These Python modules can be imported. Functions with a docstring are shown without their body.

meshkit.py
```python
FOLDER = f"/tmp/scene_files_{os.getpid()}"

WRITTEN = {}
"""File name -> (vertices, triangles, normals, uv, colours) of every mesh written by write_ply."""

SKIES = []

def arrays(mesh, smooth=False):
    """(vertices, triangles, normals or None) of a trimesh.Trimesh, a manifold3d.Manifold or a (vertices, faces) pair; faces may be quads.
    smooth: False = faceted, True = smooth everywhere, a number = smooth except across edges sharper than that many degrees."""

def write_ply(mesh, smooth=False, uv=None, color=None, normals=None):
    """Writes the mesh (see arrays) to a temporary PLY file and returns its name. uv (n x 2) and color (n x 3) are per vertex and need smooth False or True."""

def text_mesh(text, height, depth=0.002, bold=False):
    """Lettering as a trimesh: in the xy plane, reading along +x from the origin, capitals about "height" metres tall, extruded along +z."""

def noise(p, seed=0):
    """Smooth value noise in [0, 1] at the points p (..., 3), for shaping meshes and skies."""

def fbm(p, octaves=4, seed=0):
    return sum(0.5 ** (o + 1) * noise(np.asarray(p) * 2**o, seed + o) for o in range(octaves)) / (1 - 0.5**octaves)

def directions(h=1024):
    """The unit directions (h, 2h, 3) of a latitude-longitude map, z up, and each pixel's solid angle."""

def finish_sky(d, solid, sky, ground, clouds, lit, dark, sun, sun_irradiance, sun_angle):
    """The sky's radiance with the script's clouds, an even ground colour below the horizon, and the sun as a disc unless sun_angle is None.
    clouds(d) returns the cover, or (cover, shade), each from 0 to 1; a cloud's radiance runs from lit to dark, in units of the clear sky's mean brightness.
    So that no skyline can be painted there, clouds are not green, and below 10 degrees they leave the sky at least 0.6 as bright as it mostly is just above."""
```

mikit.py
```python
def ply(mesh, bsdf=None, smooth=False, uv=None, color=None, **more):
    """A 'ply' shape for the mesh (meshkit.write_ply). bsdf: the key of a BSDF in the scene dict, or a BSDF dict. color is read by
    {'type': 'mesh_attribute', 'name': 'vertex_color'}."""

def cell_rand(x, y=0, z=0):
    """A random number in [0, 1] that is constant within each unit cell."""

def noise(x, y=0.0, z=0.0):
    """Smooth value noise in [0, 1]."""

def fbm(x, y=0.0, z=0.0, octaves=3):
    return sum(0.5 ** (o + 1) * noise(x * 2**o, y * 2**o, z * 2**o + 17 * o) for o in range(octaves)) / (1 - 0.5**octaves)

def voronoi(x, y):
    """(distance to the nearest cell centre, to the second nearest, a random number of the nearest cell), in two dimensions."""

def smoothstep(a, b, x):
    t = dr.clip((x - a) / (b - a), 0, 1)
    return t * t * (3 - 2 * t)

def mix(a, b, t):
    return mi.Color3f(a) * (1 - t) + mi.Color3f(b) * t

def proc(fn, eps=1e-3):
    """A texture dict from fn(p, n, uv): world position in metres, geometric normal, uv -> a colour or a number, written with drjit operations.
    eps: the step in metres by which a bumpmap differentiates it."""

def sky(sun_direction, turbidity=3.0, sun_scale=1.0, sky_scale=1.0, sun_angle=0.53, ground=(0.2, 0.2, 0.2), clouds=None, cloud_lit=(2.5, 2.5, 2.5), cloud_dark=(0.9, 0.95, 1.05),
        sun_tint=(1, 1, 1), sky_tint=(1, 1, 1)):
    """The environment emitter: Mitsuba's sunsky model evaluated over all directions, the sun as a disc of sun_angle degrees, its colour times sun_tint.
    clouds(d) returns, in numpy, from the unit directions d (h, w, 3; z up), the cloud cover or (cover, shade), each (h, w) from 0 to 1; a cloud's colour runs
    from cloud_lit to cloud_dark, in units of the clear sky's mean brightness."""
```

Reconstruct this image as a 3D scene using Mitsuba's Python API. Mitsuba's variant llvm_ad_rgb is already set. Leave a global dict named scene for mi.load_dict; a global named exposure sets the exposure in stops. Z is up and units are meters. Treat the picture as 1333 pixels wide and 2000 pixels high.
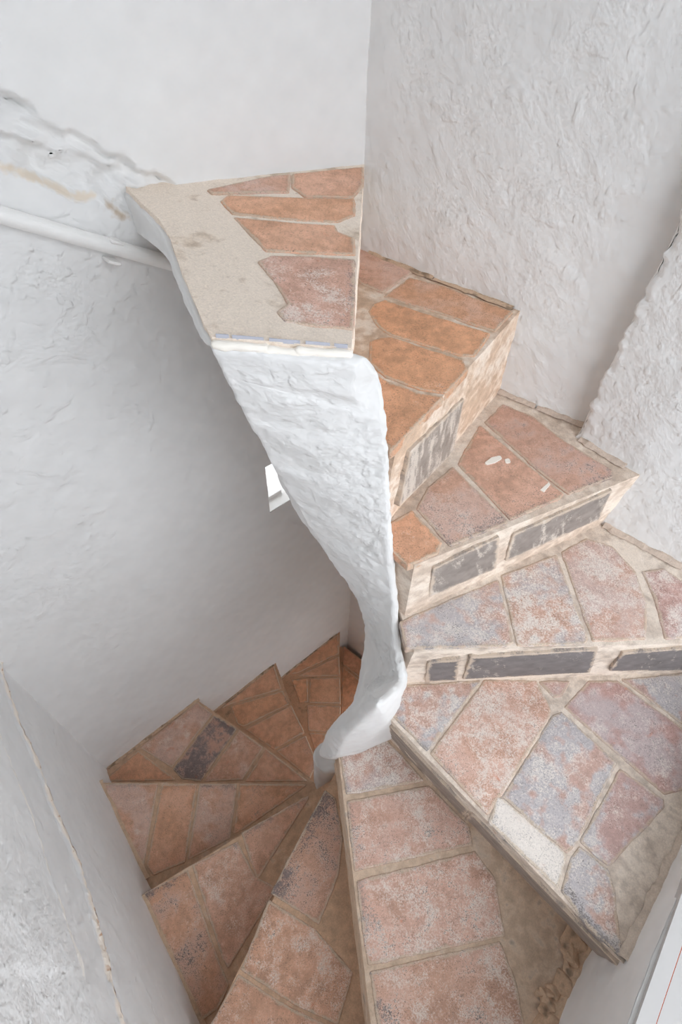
import math
import numpy as np, trimesh, shapely, drjit as dr, mitsuba as mi, manifold3d as m3, mikit, meshkit
from scipy.spatial import Delaunay
from shapely.geometry import Polygon, LineString
from mikit import noise, fbm, smoothstep, mix, proc
from meshkit import noise as nnoise, fbm as nfbm
scene, labels = {}, {}

# ---------------------------------------------------------------- camera, sky, exposure
CAM = np.array([0.0, 0.0, 3.49])
T = mi.ScalarTransform4f
FWD, UPV = (0.45432, 0.47105, -0.75611), (0.49394, 0.57315, 0.65386)
scene['camera'] = {'type': 'perspective', 'fov': 2 * math.degrees(math.atan(666.5 / 1050.0)), 'fov_axis': 'x', 'near_clip': 0.02,
                   'to_world': T().look_at(origin=CAM.tolist(), target=(CAM + np.array(FWD)).tolist(), up=UPV)}
exposure = 5.3
scene['sky_light'] = mikit.sky((0.2, -0.6, 0.75), sun_scale=0.0, clouds=lambda d: np.ones(d.shape[:2]), cloud_lit=(0.955, 1.0, 1.06), ground=(0.35, 0.35, 0.35))

# ---------------------------------------------------------------- measured plan of the stair (metres)
T1PLANE = ([0.5906,0.601,2.9857],[0.1061,-0.1061,1.0])
TILES = {1:[([[0.9601,1.2236],[1.2067,1.2206],[1.105,1.1173],[1.0245,1.0653],[0.8987,1.0991],[0.9014,1.1546]],(0.35,0.05,0.05,0.25)),([[0.6895,1.1936],[0.8933,1.2279],[0.9514,1.2255],[0.8723,1.1345],[0.7766,1.1545],[0.6884,1.1753]],(0.45,0.2,0.05,0.3)),([[0.7182,1.1535],[0.8902,1.0928],[1.015,1.0551],[0.9511,0.9821],[0.8799,0.9673],[0.7839,1.0085],[0.6744,1.0744],[0.6854,1.1339]],(0.15,0.05,0.1,0.15)),([[0.6656,1.0579],[0.7728,0.9946],[0.8595,0.9517],[0.843,0.9246],[0.8587,0.8875],[0.8057,0.8292],[0.7253,0.8666],[0.6376,0.9101],[0.6498,0.9761]],(0.25,0.05,0.15,0.2)),([[0.5967,0.876],[0.6334,0.8875],[0.7131,0.8521],[0.788,0.8096],[0.6047,0.6177],[0.5794,0.637],[0.5332,0.6675],[0.5137,0.6881],[0.5192,0.7186],[0.5531,0.7284],[0.5835,0.8221]],(0.62,0.1,0.5,0.35))],2:[([[1.2418,1.3022],[1.2378,1.2364],[1.2573,1.126],[1.246,1.0281],[1.086,0.9945],[1.0756,1.0694],[1.1033,1.1522]],(0.45,0.15,0.2,0.2)),([[1.2091,1.0055],[1.2512,0.9073],[1.2608,0.8076],[1.2846,0.6922],[1.1688,0.6623],[1.1493,0.7183],[1.1282,0.812],[1.0732,0.9748]],(0.05,0.15,0.1,0.2)),([[1.0591,0.9578],[1.0948,0.8245],[1.1191,0.7431],[1.1466,0.6623],[1.0351,0.6247],[1.0082,0.6512],[0.9826,0.7245],[0.9447,0.8258],[0.9504,0.8741],[0.9821,0.9441],[1.0247,0.965]],(0.05,0.0,0.08,0.1)),([[0.8823,0.8315],[0.9099,0.8332],[0.9382,0.8142],[0.9678,0.7113],[0.9979,0.6311],[0.9749,0.5987],[0.8655,0.5714],[0.8321,0.6172],[0.8045,0.7026],[0.817,0.7694]],(0.05,0.0,0.1,0.15)),([[0.796,0.7478],[0.7923,0.6905],[0.8179,0.6043],[0.848,0.5651],[0.7055,0.5352],[0.6297,0.5169],[0.6583,0.5751],[0.7131,0.6578]],(0.08,0.0,0.15,0.15))],3:[([[1.161,0.6089],[1.2692,0.6276],[1.2908,0.5331],[1.2655,0.403],[1.2621,0.2572],[1.2357,0.2453],[1.096,0.2878],[1.1085,0.3949]],(0.55,0.2,0.25,0.55)),([[1.1374,0.6093],[1.0988,0.4006],[1.0829,0.2979],[1.0606,0.2958],[0.9081,0.3354],[0.9627,0.548],[1.0122,0.5671]],(0.5,0.05,0.2,0.35)),([[0.9413,0.5481],[0.8979,0.3388],[0.8849,0.337],[0.7304,0.381],[0.7581,0.509],[0.8327,0.5414]],(0.45,0.2,0.45,0.35)),([[0.743,0.5142],[0.721,0.4024],[0.6903,0.3861],[0.5885,0.4151],[0.5567,0.4428],[0.6359,0.5224],[0.6742,0.5211]],(0.2,0.0,0.25,0.15))],4:[([[0.5656,0.398],[0.6113,0.3873],[0.9019,0.2992],[0.7753,0.1585],[0.7528,0.1671],[0.5645,0.3252],[0.5276,0.3605]],(0.6,0.6,0.55,0.3)),([[0.92,0.3014],[1.0981,0.2408],[0.9283,0.0393],[0.9108,0.0375],[0.7783,0.1465]],(0.5,0.45,0.65,0.15)),([[1.1197,0.2377],[1.2174,0.2149],[1.2492,0.1498],[1.2163,0.0616],[1.1378,-0.0126],[1.0409,-0.0597],[0.9358,0.0269]],(0.6,0.25,0.6,0.12)),([[1.234,0.0462],[1.2868,0.0118],[1.2881,-0.0905],[1.156,-0.1493],[1.0834,-0.0951],[1.1731,-0.0224]],(0.95,0.3,0.6,0.2))],5:[([[0.4991,0.285],[0.5759,0.3196],[0.7567,0.1781],[0.4994,0.1539]],(0.6,0.65,0.55,0.3)),([[0.768,0.1721],[0.8779,0.073],[0.8389,-0.0009],[0.8174,-0.0102],[0.562,-0.0396],[0.4992,-0.0447],[0.5017,0.1416]],(0.55,0.12,0.6,0.2)),([[0.8833,0.0662],[0.9503,0.0071],[0.8936,0.003],[0.8768,0.014]],(0.8,0.6,0.5,0.2)),([[0.8284,-0.0161],[0.8552,-0.0267],[0.8458,-0.1951],[0.62,-0.223],[0.5749,-0.2206],[0.5601,-0.0473]],(0.7,0.8,0.5,0.3)),([[0.8408,-0.2125],[0.8558,-0.3207],[0.8421,-0.3301],[0.6262,-0.3008],[0.619,-0.2306]],(0.95,0.75,0.45,0.35)),([[0.8741,-0.0244],[0.9928,-0.0304],[1.0545,-0.0849],[1.0653,-0.289],[0.9315,-0.3504],[0.8713,-0.3157]],(1.0,0.35,0.45,0.3)),([[1.0715,-0.0917],[1.3029,-0.2647],[1.1126,-0.3454],[1.0801,-0.2893]],(0.8,0.95,0.5,0.35)),([[0.5467,-0.0384],[0.5544,-0.0515],[0.5713,-0.2215],[0.4997,-0.244],[0.4896,-0.0599]],(0.5,1.0,0.98,0.02)),([[0.5767,-0.2346],[0.6068,-0.2353],[0.6152,-0.3018],[0.59,-0.3342],[0.495,-0.4031],[0.49,-0.3286],[0.5009,-0.2541]],(0.6,0.8,0.55,0.4))],6:[([[0.3747,0.3442],[0.5143,0.2827],[0.5145,0.1309],[0.3197,0.2566]],(0.65,0.35,0.65,0.25)),([[0.3062,0.2397],[0.5134,0.1095],[0.5202,-0.0339],[0.4932,-0.0685],[0.209,0.1033]],(0.6,0.1,0.55,0.35)),([[0.1959,0.0813],[0.4841,-0.0866],[0.4766,-0.1572],[0.3961,-0.2508],[0.1014,-0.0596]],(0.58,0.08,0.55,0.25)),([[0.0947,-0.0755],[0.3775,-0.2519],[0.343,-0.3254],[0.2645,-0.4202],[0.0161,-0.1945]],(0.5,0.1,0.55,0.4))],7:[([[0.3182,0.3482],[0.0129,0.2459],[0.0721,0.0952],[0.191,0.1446],[0.2643,0.2068],[0.3271,0.3091]],(0.7,0.2,0.4,0.55)),([[-0.0038,0.234],[0.0533,0.0914],[0.0693,-0.051],[-0.0297,-0.1013],[-0.0902,0.008],[-0.1548,0.1618]],(0.5,0.05,0.5,0.3)),([[-0.1686,0.1569],[-0.103,0.0031],[-0.0426,-0.1056],[-0.088,-0.1265],[-0.3425,0.1047]],(0.5,0.05,0.45,0.3))],8:[([[0.0441,0.489],[0.303,0.4194],[0.0038,0.3416],[0.0309,0.4454]],(0.55,0.1,0.3,0.3)),([[-0.1396,0.5222],[0.0152,0.4764],[-0.0001,0.351],[0.0353,0.2762],[-0.2035,0.2137],[-0.2035,0.2422]],(0.6,0.1,0.45,0.25)),([[-0.3048,0.5609],[-0.1621,0.5223],[-0.2189,0.2393],[-0.224,0.1782],[-0.2817,0.1564],[-0.3285,0.1683]],(0.35,0.25,0.3,0.55))],9:[([[-0.2904,1.091],[-0.1102,0.9303],[-0.2316,0.7891],[-0.2976,0.7094],[-0.2985,0.873]],(0.45,0.3,0.3,0.2)),([[-0.0963,0.9125],[0.0104,0.82],[-0.1728,0.6132],[-0.2833,0.6566],[-0.2859,0.6989]],(0.3,0.1,0.2,0.3)),([[0.0217,0.81],[0.1358,0.7082],[0.0024,0.5628],[-0.158,0.6112]],(0.45,0.25,0.3,0.3)),([[0.1487,0.6967],[0.3574,0.5079],[0.058,0.5539],[0.0262,0.5654]],(0.2,0.1,0.2,0.3))],10:[([[-0.2983,1.2007],[-0.1175,1.2165],[-0.0523,0.9873]],(0.3,0.0,0.1,0.15)),([[-0.1002,1.2233],[0.2219,1.2331],[0.2451,1.1321],[-0.0357,1.0476]],(0.5,0.3,0.35,0.15)),([[0.2485,1.1187],[0.2933,0.991],[0.034,0.9044],[-0.024,0.9709],[-0.0332,1.0332]],(0.9,0.35,0.3,0.9)),([[0.3023,0.9731],[0.3392,0.8327],[0.182,0.7813],[0.0453,0.8914]],(0.5,0.25,0.3,0.15)),([[0.3465,0.8135],[0.4052,0.5734],[0.1876,0.7645]],(0.35,0.1,0.1,0.25))],11:[([[0.313,1.2338],[0.3842,1.2284],[0.6967,1.2371],[0.6423,1.0991],[0.3819,1.215]],(0.2,0.05,0.15,0.15)),([[0.372,1.2007],[0.6396,1.0814],[0.6198,1.0006],[0.3572,1.0675],[0.3423,1.0991]],(0.15,0.0,0.05,0.35)),([[0.3601,1.0431],[0.6251,0.9843],[0.5859,0.8245],[0.4103,0.8632]],(0.25,0.05,0.1,0.2)),([[0.4161,0.8442],[0.5783,0.8023],[0.5359,0.6588],[0.4601,0.6266]],(0.3,0.15,0.1,0.2))],12:[([[0.7624,1.255],[1.205,1.2313],[1.1217,1.1286],[0.8364,1.2033]],(0.15,0.0,0.1,0.15)),([[0.8308,1.1811],[1.1074,1.1126],[1.0265,1.013],[0.8673,1.1445]],(0.2,0.05,0.05,0.2)),([[0.7827,1.1878],[0.8565,1.1315],[0.7676,1.0149],[0.7302,1.0479]],(0.05,0.0,0.0,0.3)),([[0.8734,1.1167],[1.0152,1.0005],[0.9106,0.8798],[0.7702,1.0083]],(0.1,0.05,0.05,0.3)),([[0.7511,1.0],[0.8959,0.8635],[0.8321,0.7929],[0.7331,0.8091],[0.6622,0.8838]],(0.2,0.1,0.05,0.3)),([[0.6576,0.8643],[0.7234,0.798],[0.5957,0.718]],(0.2,0.1,0.05,0.3))],13:[([[1.2719,1.2323],[1.3285,0.8413],[1.2135,0.8481],[1.1787,1.1352]],(0.25,0.05,0.0,0.2)),([[1.161,1.121],[1.2012,0.8356],[1.1173,0.7505],[1.0008,0.8359],[0.9278,0.8741]],(0.1,0.0,0.0,0.25))]}
NOSE = {2:[[0.6129,0.5085],[1.2865,0.6776]],3:[[0.5805,0.4122],[1.2241,0.2247]],4:[[0.5438,0.3317],[1.1017,-0.1292]],5:[[0.4859,0.2781],[0.4897,-0.412]],6:[[0.3595,0.3342],[0.0315,-0.1404]],7:[[0.3329,0.352],[-0.2764,0.1225]],8:[[0.3259,0.4226],[-0.3158,0.5651]],9:[[0.3807,0.4951],[-0.2925,1.1008]],10:[[0.4268,0.5542],[0.2315,1.2387]],11:[[0.5023,0.6152],[0.7119,1.2323]],12:[[0.792,0.7529],[1.2253,1.2335]],1:[[0.5643,0.5766],[1.2208,1.2309]]}
FOOT = {2:[[0.6843,0.5334],[1.3008,0.6721]],3:[[0.6093,0.3981],[1.2958,0.2214]],4:[[0.5824,0.3299],[1.2259,-0.1967]],5:[[0.5294,0.2774],[0.5475,-0.4563]]}
T1 = [[0.5643,0.5766],[0.3757,0.7051],[0.386,0.744],[0.4064,0.8],[0.4326,0.872],[0.4565,0.9361],[0.4923,1.0221],[0.5145,1.1012],[0.5194,1.1795],[0.5279,1.2536]]
PLAQUE = {2:[[[0.7024,0.5308,2.6982],[0.9806,0.6005,2.6611],[0.9989,0.6043,2.4696],[0.6924,0.5276,2.5326]]],3:[[[0.6804,0.3841,2.4433],[0.8535,0.3331,2.4669],[0.8965,0.3249,2.3053],[0.6929,0.3841,2.3056]],[[0.9049,0.3186,2.4486],[1.2063,0.2302,2.4705],[1.2319,0.2263,2.3386],[0.9228,0.3167,2.3253]]],4:[[[0.6109,0.2851,2.1952],[0.6701,0.2345,2.2075],[0.7,0.2318,2.0453],[0.6357,0.2857,2.0399]],[[0.6897,0.2161,2.2238],[0.9315,0.0125,2.2527],[0.9853,-0.008,2.0763],[0.7153,0.2182,2.0523]],[[0.9967,-0.0371,2.2211],[1.1755,-0.1892,2.2532],[1.2806,-0.2502,2.0633],[1.0276,-0.0441,2.0841]]],5:[[[0.4949,0.2748,1.9755],[0.5029,-0.0063,1.9432],[0.5383,-0.0064,1.7651],[0.5387,0.2804,1.7549]],[[0.5022,-0.021,1.9467],[0.4961,-0.4147,1.9887],[0.5238,-0.4379,1.8499],[0.5339,-0.019,1.7876]]]}
SPOTS = [[[1.0186,0.5024],[1.0489,0.503],[1.0768,0.4927],[1.0683,0.4811],[1.0411,0.4832],[1.0154,0.4946]],[[1.071,0.4762],[1.0852,0.4694],[1.0733,0.4557],[1.0593,0.4624]],[[1.0488,0.3434],[1.0893,0.3452],[1.0843,0.3372],[1.0487,0.3339]]]
LEVEL = [np.float64(2.9857),np.float64(2.7493),np.float64(2.4824),np.float64(2.2604),np.float64(2.0204),np.float64(1.7664),np.float64(1.5124),np.float64(1.2584),np.float64(1.0035),np.float64(0.7493),np.float64(0.4977),np.float64(0.2499),np.float64(-0.0001)]
STATIONS = [[[0.3728,0.7049,3.0199],[0.5631,0.574,2.9858]],[[0.3845,0.7068,2.9424],[0.6207,0.5702,2.9102]],[[0.4124,0.7112,2.8364],[0.6194,0.5457,2.837]],[[0.4567,0.7067,2.6921],[0.6228,0.5234,2.7326]],[[0.5015,0.6912,2.5422],[0.6205,0.5032,2.6394]],[[0.5355,0.6651,2.4231],[0.6213,0.4833,2.5434]],[[0.5872,0.6026,2.2342],[0.6164,0.4428,2.4078]],[[0.602,0.5576,2.1378],[0.6176,0.42,2.3172]],[[0.6038,0.517,2.0399],[0.6136,0.3982,2.2339]],[[0.5958,0.4857,1.9292],[0.5759,0.3427,2.192]],[[0.5476,0.4295,1.9632],[0.5451,0.2993,2.1938]],[[0.5027,0.3938,1.967],[0.5227,0.2901,2.1561]],[[0.468,0.3846,1.9276],[0.501,0.2822,2.0151]],[[0.4207,0.3813,1.9183],[0.5316,0.2818,1.7664]],[[0.3729,0.3929,1.8346],[0.4304,0.3146,1.7664]],[[0.3685,0.4173,1.6381],[0.3619,0.3556,1.7664]]]
MID = {12:[0.415,0.2789,2.2419],13:[0.4121,0.2995,2.1225],14:[0.386,0.335,1.9613],15:[0.3704,0.3818,1.772]}
CENTRE = [0.4375,0.4625]
RIDGE = [[0.6111,0.5761,2.8289],[0.612,0.5602,2.7597],[0.6165,0.5399,2.6369],[0.6195,0.5171,2.4746],[0.6223,0.494,2.2732],[0.6274,0.467,2.0804],[0.4886,0.338,2.2184],[0.4885,0.3382,2.0562]]

# ---------------------------------------------------------------- helpers
def obj(key, mesh, bsdf, smooth=False, uv=None):
    k, n = key, 0
    while k in scene:
        n += 1
        k = f'{key}_{n:03d}'
    scene[k] = mikit.ply(mesh, bsdf, smooth=smooth, uv=uv)
    return k

def tag(k, label=None, cat=None, group=None, kind=None):
    d = {a: b for a, b in (('label', label), ('category', cat), ('group', group), ('kind', kind)) if b}
    labels[k] = d

def packed(hue, grey, white, dark):
    """Four tones of one tile, packed in its two texture coordinates."""
    return (int(round(grey * 9)) + 0.1 + 0.8 * hue, int(round(dark * 9)) + 0.1 + 0.8 * white)

def puv(mesh, tone):
    return np.tile(packed(*tone), (len(mesh.vertices), 1))

def signed(h, seed=0):
    return 2 * h - 1

# ---------------------------------------------------------------- materials
def unpack(uv):
    a, b = dr.floor(uv.x), dr.floor(uv.y)
    return (uv.x - a - 0.1) / 0.8, a / 9.0, (uv.y - b - 0.1) / 0.8, b / 9.0

# Every tile has a row of the table: its tones, its outline and the line of the tread's nose, in its own plan coordinates (metres).
EDGES = 12
ROW = 8 + 2 * EDGES
ROWS = []
def tile_row(tone, outline, nose):
    o = Polygon(outline).simplify(0.004)
    o = ring(o)
    while len(o) > EDGES:
        o = np.delete(o, np.argmin([Polygon(np.roll(o, -i, 0)[[0, 1, 2]]).area for i in range(len(o))]) + 1 - len(o), 0)
    o = np.vstack([o] + [o[-1:]] * (EDGES - len(o)))
    ROWS.append([*tone, *nose, 0.0, *o.ravel()])
    return len(ROWS) - 1

def tile_data(uv):
    i = dr.floor(uv.x * 0.25 + 0.5)
    x, y = uv.x - 4 * i, uv.y
    at = mi.UInt32(dr.clip(i, 0, len(ROWS) - 1)) * ROW
    g = lambda k: dr.gather(mi.Float, TABLE, at + k)
    d = mi.Float(1.0)
    px = [g(8 + 2 * e) for e in range(EDGES)]
    py = [g(9 + 2 * e) for e in range(EDGES)]
    for e in range(EDGES):
        x0, y0, x1, y1 = px[e], py[e], px[(e + 1) % EDGES], py[(e + 1) % EDGES]
        ex, ey = x1 - x0, y1 - y0
        t = dr.clip(((x - x0) * ex + (y - y0) * ey) / dr.maximum(ex * ex + ey * ey, 1e-9), 0, 1)
        d = dr.minimum(d, dr.sqrt(dr.square(x - x0 - t * ex) + dr.square(y - y0 - t * ey)))
    nose = g(4) * x + g(5) * y + g(6)
    return g(0), g(1), g(2), g(3), d, nose, i

def clay(p, n, uv):
    hue, grey, white, dark, edge, nose, i = tile_data(uv)
    s = i * 1.37
    big = fbm(p.x * 13 + s, p.y * 13 - s, p.z * 13, 3)
    mid = fbm(p.x * 55 + s * 2, p.y * 55, p.z * 55 + s, 3)
    fine = fbm(p.x * 330, p.y * 330, p.z * 330 + s, 2)
    grit = noise(p.x * 620, p.y * 620, p.z * 620)
    other = fbm(p.x * 24 - s, p.y * 24 + 5, p.z * 24, 3)
    c = mix((0.66, 0.355, 0.205), (0.64, 0.385, 0.28), dr.clip(hue * 2, 0, 1))
    c = mix(c, (0.54, 0.325, 0.285), dr.clip(hue * 2 - 1, 0, 1))
    c = mix(c * 0.78, c * 1.22, smoothstep(0.2, 0.8, 0.5 * big + 0.5 * mid))
    c = mix(c, (0.46, 0.45, 0.465), dr.clip(grey * (0.25 + 1.6 * smoothstep(0.38, 0.62, 0.7 * big + 0.3 * mid)), 0, 0.9))
    # pale bloom, in cloudy patches and specks
    bloom = 0.36 * other + 0.2 * mid + 0.24 * fine + 0.2 * noise(p.x * 760, p.y * 760, p.z * 760 + s)
    c = mix(c, (0.75, 0.69, 0.63), dr.clip(smoothstep(0.66 - 0.38 * white, 0.84 - 0.36 * white, bloom) * (0.3 + 0.8 * white), 0, 0.93))
    # dark grime: in stains, and thicker along the worn front edge
    front = dr.exp(-dr.square(dr.maximum(nose, 0) / 0.035))
    stain = 0.36 * big + 0.24 * mid + 0.22 * fine + 0.18 * grit + 0.13 * front
    c = mix(c, (0.13, 0.115, 0.12), dr.clip(smoothstep(0.665 - 0.27 * dark, 0.82 - 0.25 * dark, stain) * (0.35 + 0.9 * dark), 0, 0.82))
    # the rim is smeared with mortar
    rim = edge + (mid - 0.5) * 0.012 + (fine - 0.5) * 0.008
    c = mix(c, (0.60, 0.49, 0.38), (1 - smoothstep(0.0, 0.0055, rim)) * 0.75)
    c = mix(c, c * 0.82, (1 - smoothstep(0.004, 0.014, rim)) * 0.35)
    rust = smoothstep(0.80, 0.86, fbm(p.x * 36 + 7, p.y * 36, p.z * 36, 2)) * white
    c = mix(c, (0.55, 0.16, 0.06), rust * 0.8)
    c = mix(c, c * 0.5, smoothstep(0.66, 0.82, grit) * 0.6)
    return c * (0.86 + 0.28 * fine)

def clay_bump(p, n, uv):
    return fbm(p.x * 45, p.y * 45, p.z * 45, 2) * 0.0022 + fbm(p.x * 260, p.y * 260, p.z * 260, 3) * 0.0016

def mortar(p, n, uv):
    hue, grey, white, dark = unpack(uv)
    big = fbm(p.x * 11 + 3, p.y * 11, p.z * 11, 3)
    mid = fbm(p.x * 55, p.y * 55 + 4, p.z * 55, 3)
    fine = fbm(p.x * 400, p.y * 400, p.z * 400, 2)
    c = mix((0.58, 0.45, 0.33), (0.52, 0.28, 0.16), hue)
    c = mix(c, (0.56, 0.53, 0.51), grey)
    c = mix(c * 0.75, c * 1.2, mid)
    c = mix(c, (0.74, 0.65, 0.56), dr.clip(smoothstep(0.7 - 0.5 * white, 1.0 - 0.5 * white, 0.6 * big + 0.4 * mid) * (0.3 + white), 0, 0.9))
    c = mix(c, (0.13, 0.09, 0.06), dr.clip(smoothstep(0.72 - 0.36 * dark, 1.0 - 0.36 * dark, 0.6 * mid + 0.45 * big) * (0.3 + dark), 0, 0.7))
    return c * (0.85 + 0.3 * fine)

def mortar_bump(p, n, uv):
    return fbm(p.x * 30, p.y * 30, p.z * 30, 3) * 0.005 + fbm(p.x * 220, p.y * 220, p.z * 220, 2) * 0.0018

def slate(p, n, uv):
    hue, grey, white, dark, edge, nose, i = tile_data(uv)
    q = (uv.x - 4 * i)
    streak = fbm(q * 60 + uv.y * 20, uv.y * 16 - q * 12 + 3, i, 3)
    mid = fbm(p.x * 40, p.y * 40, p.z * 40, 3)
    fine = fbm(p.x * 350, p.y * 350, p.z * 350, 2)
    c = mix((0.15, 0.14, 0.145), (0.32, 0.27, 0.23), hue)
    c = mix(c * 0.7, c * 1.35, mid)
    rim = edge + (mid - 0.5) * 0.02 + (fine - 0.5) * 0.01
    c = mix((0.56, 0.46, 0.37), c, smoothstep(0.0, 0.009, rim) * 0.85 + 0.1)
    return mix(c, (0.62, 0.55, 0.48), dr.clip(smoothstep(0.72 - 0.4 * white, 0.98 - 0.4 * white, 0.65 * streak + 0.35 * fine), 0, 0.8))

def plaster_tone(p, warm):
    big = fbm(p.x * 3.1, p.y * 3.1, p.z * 3.1 + 9, 3)
    mid = fbm(p.x * 24, p.y * 24, p.z * 24, 2)
    c = mix((0.68, 0.68, 0.675), (0.725, 0.72, 0.71), big)
    return c * (0.965 + 0.07 * mid)

def plaster(p, n, uv):
    return plaster_tone(p, 0)

def plaster_bump(p, n, uv):
    a = fbm(p.x * 18, p.y * 18, p.z * 18, 2) * 0.006
    pits = smoothstep(0.68, 0.86, noise(p.x * 58, p.y * 58, p.z * 44)) * 0.0016
    drag = noise(p.x * 90 + p.z * 25, p.y * 90, p.z * 34) * 0.0012
    return a + pits + drag + fbm(p.x * 170, p.y * 170, p.z * 170, 2) * 0.0019

def back_bump(p, n, uv):
    # smoother above the scar of the removed steps
    return plaster_bump(p, n, uv) * (1.35 - 0.85 * smoothstep(3.0, 3.25, p.z + 0.45 * (p.x - 0.5)))

def near_line(x, z, pts):
    d = mi.Float(9.0)
    for (x0, z0), (x1, z1) in zip(pts, pts[1:]):
        ex, ez = x1 - x0, z1 - z0
        t = dr.clip(((x - x0) * ex + (z - z0) * ez) / (ex * ex + ez * ez), 0, 1)
        d = dr.minimum(d, dr.sqrt(dr.square(x - x0 - t * ex) + dr.square(z - z0 - t * ez)))
    return d

BROWN = [(0.10, 3.23), (0.296, 3.143), (0.341, 3.118), (0.404, 3.072), (0.43, 3.062), (0.455, 3.062)]
RUST = [(0.478, 3.035), (0.498, 3.012)]
def back_plaster(p, n, uv):
    c = plaster_tone(p, 0)
    w = fbm(p.x * 70, p.z * 70, 0.0, 3)
    d = near_line(p.x, p.z, BROWN) + (w - 0.5) * 0.014
    c = mix(c, (0.66, 0.55, 0.42), dr.clip(1 - smoothstep(0.0, 0.011, d), 0, 1) * 0.7)
    d2 = near_line(p.x, p.z, RUST) + (w - 0.5) * 0.02
    return mix(c, (0.42, 0.31, 0.20), dr.clip(1 - smoothstep(0.0, 0.018, d2), 0, 1) * 0.75)

CRACK = [(-0.5, 2.03), (0.185, 2.06), (0.40, 1.965), (0.569, 1.915), (0.803, 1.905), (1.0, 1.9), (1.113, 1.885), (1.25, 1.87)]
CRACK2 = [(0.30, 2.17), (0.477, 2.149), (0.632, 2.126), (0.8, 2.137), (0.95, 2.14)]
def left_plaster(p, n, uv):
    c = plaster_tone(p, 0)
    w = fbm(p.y * 40, p.z * 40, 0.0, 3)
    d = near_line(p.y, p.z, CRACK) + (w - 0.5) * 0.012
    c = mix(c, (0.84, 0.76, 0.67), (1 - smoothstep(0.005, 0.013, d)) * 0.95)
    spots = smoothstep(0.66, 0.76, fbm(p.y * 90, p.z * 90, 4.0, 2)) * (1 - smoothstep(0.002, 0.008, d))
    c = mix(c, (0.45, 0.24, 0.12), spots * 0.7)
    d = near_line(p.y, p.z, CRACK2) + (w - 0.5) * 0.012
    return mix(c, (0.82, 0.78, 0.72), (1 - smoothstep(0.002, 0.008, d)) * 0.7)

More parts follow.
